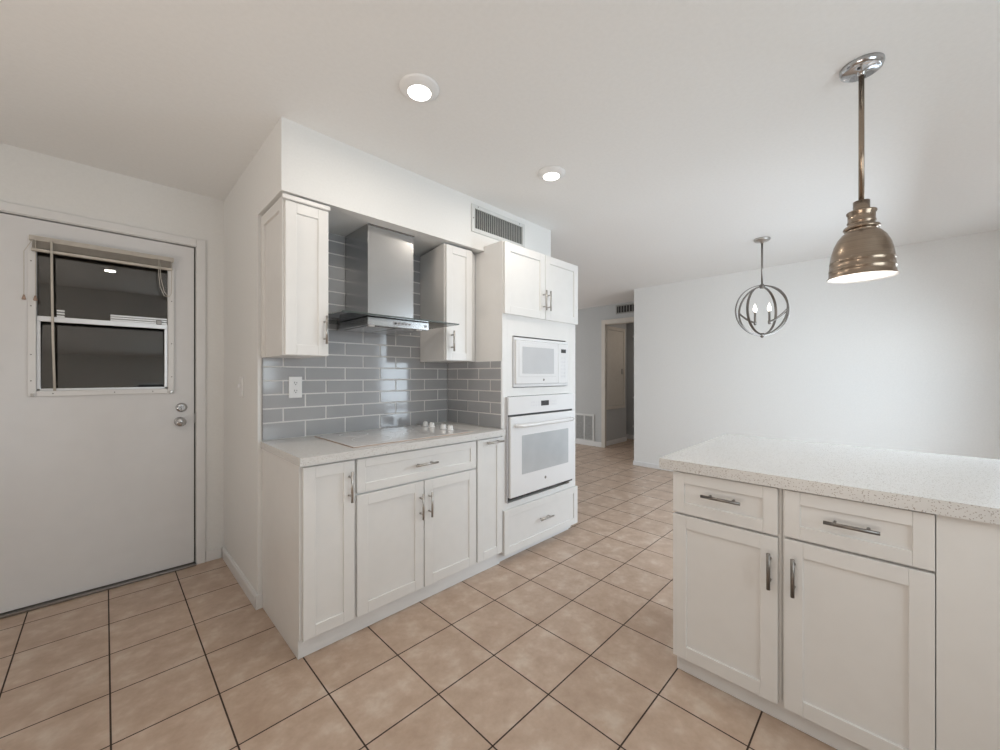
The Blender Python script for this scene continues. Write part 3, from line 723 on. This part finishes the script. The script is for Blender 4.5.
sv, f = grille('air_vent', 'white air vent with upright louvers on the soffit above the tall cabinet', 'S', SF, 1.744, 2.283, 2.218, 2.405, 0.027, 26, m_grille, slat=0.0026, slatm=add_noise(principled('louver_grey_enamel', (0.42, 0.43, 0.42), 0.5), 20, (0.40, 0.41, 0.40), (0.44, 0.45, 0.44)))
for (x, z) in ((1.80, 2.393), (2.22, 2.393), (1.757, 2.31)):
    MB().cyl((x, SF - 0.0115, z), (x, SF - 0.0095, z), 0.004, n=8).build('screw', m_dnickel, f)
grille('air_vent', 'dark ceiling-high vent above the hall opening', 'W', FX, 2.66, 3.293, 2.275, 2.425, 0.020, 12, m_hallvent, slat=0.004)
grille('return_air_grille', 'large low return air grille on the far hall wall near the floor', 'W', FX, 3.705, 4.115, 0.065, 0.56, 0.035, 30, m_grille, vertical=False, mid=True, slat=0.0030, backm=add_noise(principled('duct_grey', (0.12, 0.12, 0.12), 0.8), 8, (0.1, 0.1, 0.1), (0.14, 0.14, 0.14)))

# access panel in the corridor
ap = thing('access_panel', 'warm-lit access door with raised frame on the wall inside the hall opening', 'access panel', (6.6, 3.572, 0.63))
b = MB(); P = 3.572
for a in ((6.27, 6.33, 0.64, 2.12), (6.88, 6.94, 0.64, 2.12), (6.33, 6.88, 0.64, 0.70), (6.33, 6.88, 2.06, 2.12)): fbox(b, 'S', P, a[0], a[1], 0.0005, 0.020, a[2], a[3], 0.003)
b.build('frame', m_warmtrim, ap)
d = MB(); fbox(d, 'S', P, 6.336, 6.874, 0.0005, 0.012, 0.706, 2.054, 0.002); d = d.build('panel', m_warmtrim, ap)
b = MB(); b.box(6.80, 6.83, P - 0.030, P - 0.012, 1.27, 1.37, 0.003); b.build('latch', m_nickel, d)
# closet-style ledges on the corridor's end wall
for (z, l) in ((1.98, 'high pale ledge on the wall at the end of the hall corridor'), (0.80, 'middle pale ledge on the wall at the end of the hall corridor'), (0.24, 'lowest pale ledge on the wall at the end of the hall corridor')):
    b = MB(); b.box(7.24, 7.2995, 2.9, 3.56, z, z + 0.035, 0.004); b.box(7.27, 7.2995, 2.95, 3.50, z - 0.05, z)
    tag(b.build('wall_ledge', m_trim), l, 'ledge', 'ledges at the end of the corridor')

# ------------------------------------------------------------------ downlights
def downlight(x, y, label):
    t = thing('recessed_downlight', label, 'ceiling light', (x, y, CEIL), 'recessed downlights in the kitchen ceiling')
    MB().lathe([(0.082, -0.0005), (0.082, -0.005), (0.076, -0.009), (0.052, -0.022), (0.048, -0.022), (0.048, -0.0005)], n=48, center=(x, y, CEIL), caps=False).build('trim_ring', m_plastic, t)
    MB().lathe([(0.0475, -0.014), (0.0475, -0.0215)], n=40, center=(x, y, CEIL)).build('lens', m_lens, t)
downlight(0.931, 1.395, 'lit round downlight nearest the hood, larger in view')
downlight(1.878, 1.430, 'lit round downlight farther along the ceiling, smaller in view')
downlight(0.040, 0.376, 'lit downlight seen only as a reflection in the door window')

# ------------------------------------------------------------------ pendant over the peninsula
px, py = 2.081, 0.086
pd = thing('pendant_light', 'brushed bronze dome pendant hanging on a rod over the peninsula', 'pendant lamp', (px, py, CEIL))
c = MB().lathe([(0.066, -0.0005), (0.066, -0.008), (0.062, -0.019), (0.054, -0.024), (0.018, -0.024), (0.012, -0.036), (0.010, -0.040)], n=48, center=(px, py, CEIL)).build('ceiling_canopy', m_chrome, pd)
for s in (-1, 1): MB().cyl((px + s * 0.036, py - s * 0.005, CEIL - 0.028), (px + s * 0.036, py - s * 0.005, CEIL - 0.024), 0.006, n=10).build('screw', m_black, c)
MB().cyl((px, py, 1.921), (px, py, CEIL - 0.038), 0.0088, n=18).build('rod', m_pendant, pd)
MB().lathe([(0.011, 1.926), (0.025, 1.924), (0.025, 1.893), (0.030, 1.888), (0.045, 1.884), (0.045, 1.879), (0.041, 1.874), (0.041, 1.848), (0.043, 1.846), (0.043, 1.842), (0.040, 1.839), (0.040, 1.832), (0.053, 1.826), (0.055, 1.820), (0.052, 1.814), (0.040, 1.812)], n=48, center=(px, py, 0)).build('socket_cap', m_pendant, pd)
outer = [(0.050, 1.814), (0.058, 1.812), (0.078, 1.800), (0.097, 1.781), (0.112, 1.755), (0.122, 1.725), (0.128, 1.695), (0.1295, 1.694), (0.1295, 1.688), (0.129, 1.687), (0.1305, 1.665), (0.132, 1.664), (0.132, 1.659), (0.1315, 1.658), (0.132, 1.638), (0.140, 1.631), (0.140, 1.628)]
outer = [(0.050 if r < 0.051 else r * 0.745, z) for r, z in outer]
inner = [(0.136, 1.6285), (0.1285, 1.638), (0.126, 1.690), (0.119, 1.727), (0.108, 1.755), (0.092, 1.780), (0.072, 1.797), (0.050, 1.808), (0.02, 1.811)]
inner = [(r * 0.745, z) for r, z in inner]
sh = MB().lathe(outer, n=64, center=(px, py, 0), caps=False).build('lamp_shade', m_pendant, pd)
MB().lathe([(0.1043, 1.628)] + inner, n=64, center=(px, py, 0), caps=False).build('white_lining', m_shadein, sh)
MB().lathe([(0.014, 1.806), (0.014, 1.780), (0.026, 1.755), (0.032, 1.725), (0.028, 1.700), (0.014, 1.686), (0.003, 1.683)], n=28, center=(px, py, 0)).build('bulb', m_pbulb, pd)

# ------------------------------------------------------------------ globe chandelier in the dining area
cx, cy, cz = 4.103, 0.813, 1.820; Rg = 0.221
ch = thing('chandelier', 'round open-ring nickel chandelier with lit candle bulbs over the dining area', 'chandelier', (cx, cy, CEIL))
MB().lathe([(0.062, -0.0005), (0.062, -0.012), (0.054, -0.020), (0.015, -0.023), (0.011, -0.04)], n=36, center=(cx, cy, CEIL)).build('ceiling_canopy', m_nickel, ch)
MB().cyl((cx, cy, cz + Rg + 0.012), (cx, cy, CEIL - 0.036), 0.0075, n=14).build('rod', m_dnickel, ch)
va = math.atan2(cy, cx)                                    # the camera sees the big ring nearly face-on
F = Vector((math.cos(va), math.sin(va), 0)); Rt = Vector((math.sin(va), -math.cos(va), 0)); Z = Vector((0, 0, 1))
def hdir(deg): a = math.radians(deg); return math.cos(a) * Rt + math.sin(a) * F
MB().band((cx, cy, cz), Rg, 0.020, 0.005, hdir(29), Z).build('ring', m_dnickel, ch)
MB().band((cx, cy, cz), Rg - 0.007, 0.020, 0.005, hdir(-34), Z).build('ring', m_dnickel, ch)
MB().band((cx, cy, cz), Rg - 0.013, 0.020, 0.005, hdir(60), Z).build('ring', m_dnickel, ch)
MB().lathe([(0.016, Rg - 0.026), (0.022, Rg - 0.014), (0.016, Rg + 0.004), (0.010, Rg + 0.014)], n=20, center=(cx, cy, cz)).build('top_hub', m_dnickel, ch)
MB().lathe([(0.004, -Rg - 0.020), (0.012, -Rg - 0.014), (0.020, -Rg + 0.006), (0.016, -Rg + 0.022)], n=20, center=(cx, cy, cz)).build('finial', m_dnickel, ch)
for deg, dz in ((152, 0), (22, 0), (-26, -0.004), (206, 0.004)):
    h = hdir(deg) * 0.058; hx, hy = cx + h.x, cy + h.y
    outp = hdir(deg) * (Rg - 0.02)
    z0 = cz - 0.100
    arm = MB(); pts = []
    for k in range(9):
        t_ = k / 8; rad = (0.058 + (Rg * 0.86 - 0.058) * t_); pts.append((cx + hdir(deg).x * rad, cy + hdir(deg).y * rad, z0 + 0.000 + 0.085 * t_ ** 1.6))
    arm.tube(pts, 0.0045, 8); a = arm.build('arm', m_dnickel, ch)
    MB().lathe([(0.006, z0 - 0.022), (0.011, z0 - 0.018), (0.011, z0 + 0.004), (0.0085, z0 + 0.006), (0.0085, z0 + 0.088)], n=16, center=(hx, hy, 0)).build('candle_sleeve', m_dnickel, a)
    MB().lathe([(0.006, z0 + 0.088), (0.0135, z0 + 0.105), (0.014, z0 + 0.118), (0.008, z0 + 0.140), (0.001, z0 + 0.158)], n=16, center=(hx, hy, 0)).build('candle_bulb', m_flame, a)

# ------------------------------------------------------------------ peninsula
IF = 1.72    # carcass face (looks toward -x); doors stand 2 cm proud
def carcass_W(y0, y1, zt=0.851, back=2.32, toe=0.022, toez=0.078):
    b = MB(); b.prism([(IF + toe, 0.001), (back, 0.001), (back, zt), (IF, zt), (IF, toez), (IF + toe, toez)], y0, y1, 'y'); return b
def mirror_y(b): return b
grp = 'cabinets under the peninsula counter'
pc = thing('base_cabinet', 'white cabinet with drawer and door at the free left end of the peninsula', 'cabinet', (2.0, 0.47, 0), grp)
carcass_W(0.281, 0.652).build('carcass', m_cab, pc)
d = shaker('W', IF, 0.290, 0.655, 0.677, 0.846, 0.045).build('drawer', m_cab, pc)
pull('W', IF - 0.02, 0.400, 0.536, 0.772, 0.772).build('handle', m_dnickel, d)
d = shaker('W', IF, 0.290, 0.655, 0.074, 0.668, 0.053).build('door', m_cab, pc)
pull('W', IF - 0.02, 0.312, 0.312, 0.489, 0.617).build('handle', m_dnickel, d)
pc = thing('base_cabinet', 'white cabinet with drawer and wide door, right-hand one in the peninsula', 'cabinet', (2.0, 0.1, 0), grp)
carcass_W(-0.088, 0.279).build('carcass', m_cab, pc)
d = shaker('W', IF, -0.086, 0.271, 0.682, 0.846, 0.045).build('drawer', m_cab, pc)
pull('W', IF - 0.02, 0.027, 0.161, 0.768, 0.768).build('handle', m_dnickel, d)
d = shaker('W', IF, -0.086, 0.271, 0.074, 0.673, 0.053).build('door', m_cab, pc)
pull('W', IF - 0.02, 0.2425, 0.2425, 0.489, 0.619).build('handle', m_dnickel, d)
o = bx(IF + 0.012, IF + 0.0215, -0.60, 0.650, 0.001, 0.077).build('toe_kick', m_trim); tag(o, 'white toe kick board along the floor under the peninsula', 'toe kick')
ep = bx(IF - 0.016, 2.32, -0.615, -0.0885, 0.078, 0.851, bev=0.001); ep.box(IF + 0.022, 2.32, -0.615, -0.0895, 0.001, 0.0781)
tag(ep.build('corner_panel', m_cab), 'plain white corner panel at the right end of the peninsula', 'panel')
b = MB(); b.prism([(1.684, 0.707), (2.668, 0.707), (2.668, -0.6185), (1.684, -0.6185)], 0.852, 0.895, 'z')
tag(b.build('countertop', m_quartz), 'wide speckled quartz countertop of the peninsula under the pendant', 'countertop')
# clean helper properties
for o in bpy.data.objects:
    if '_o' in o: del o['_o']
    if o.type == 'MESH':
        for p in o.data.polygons: pass
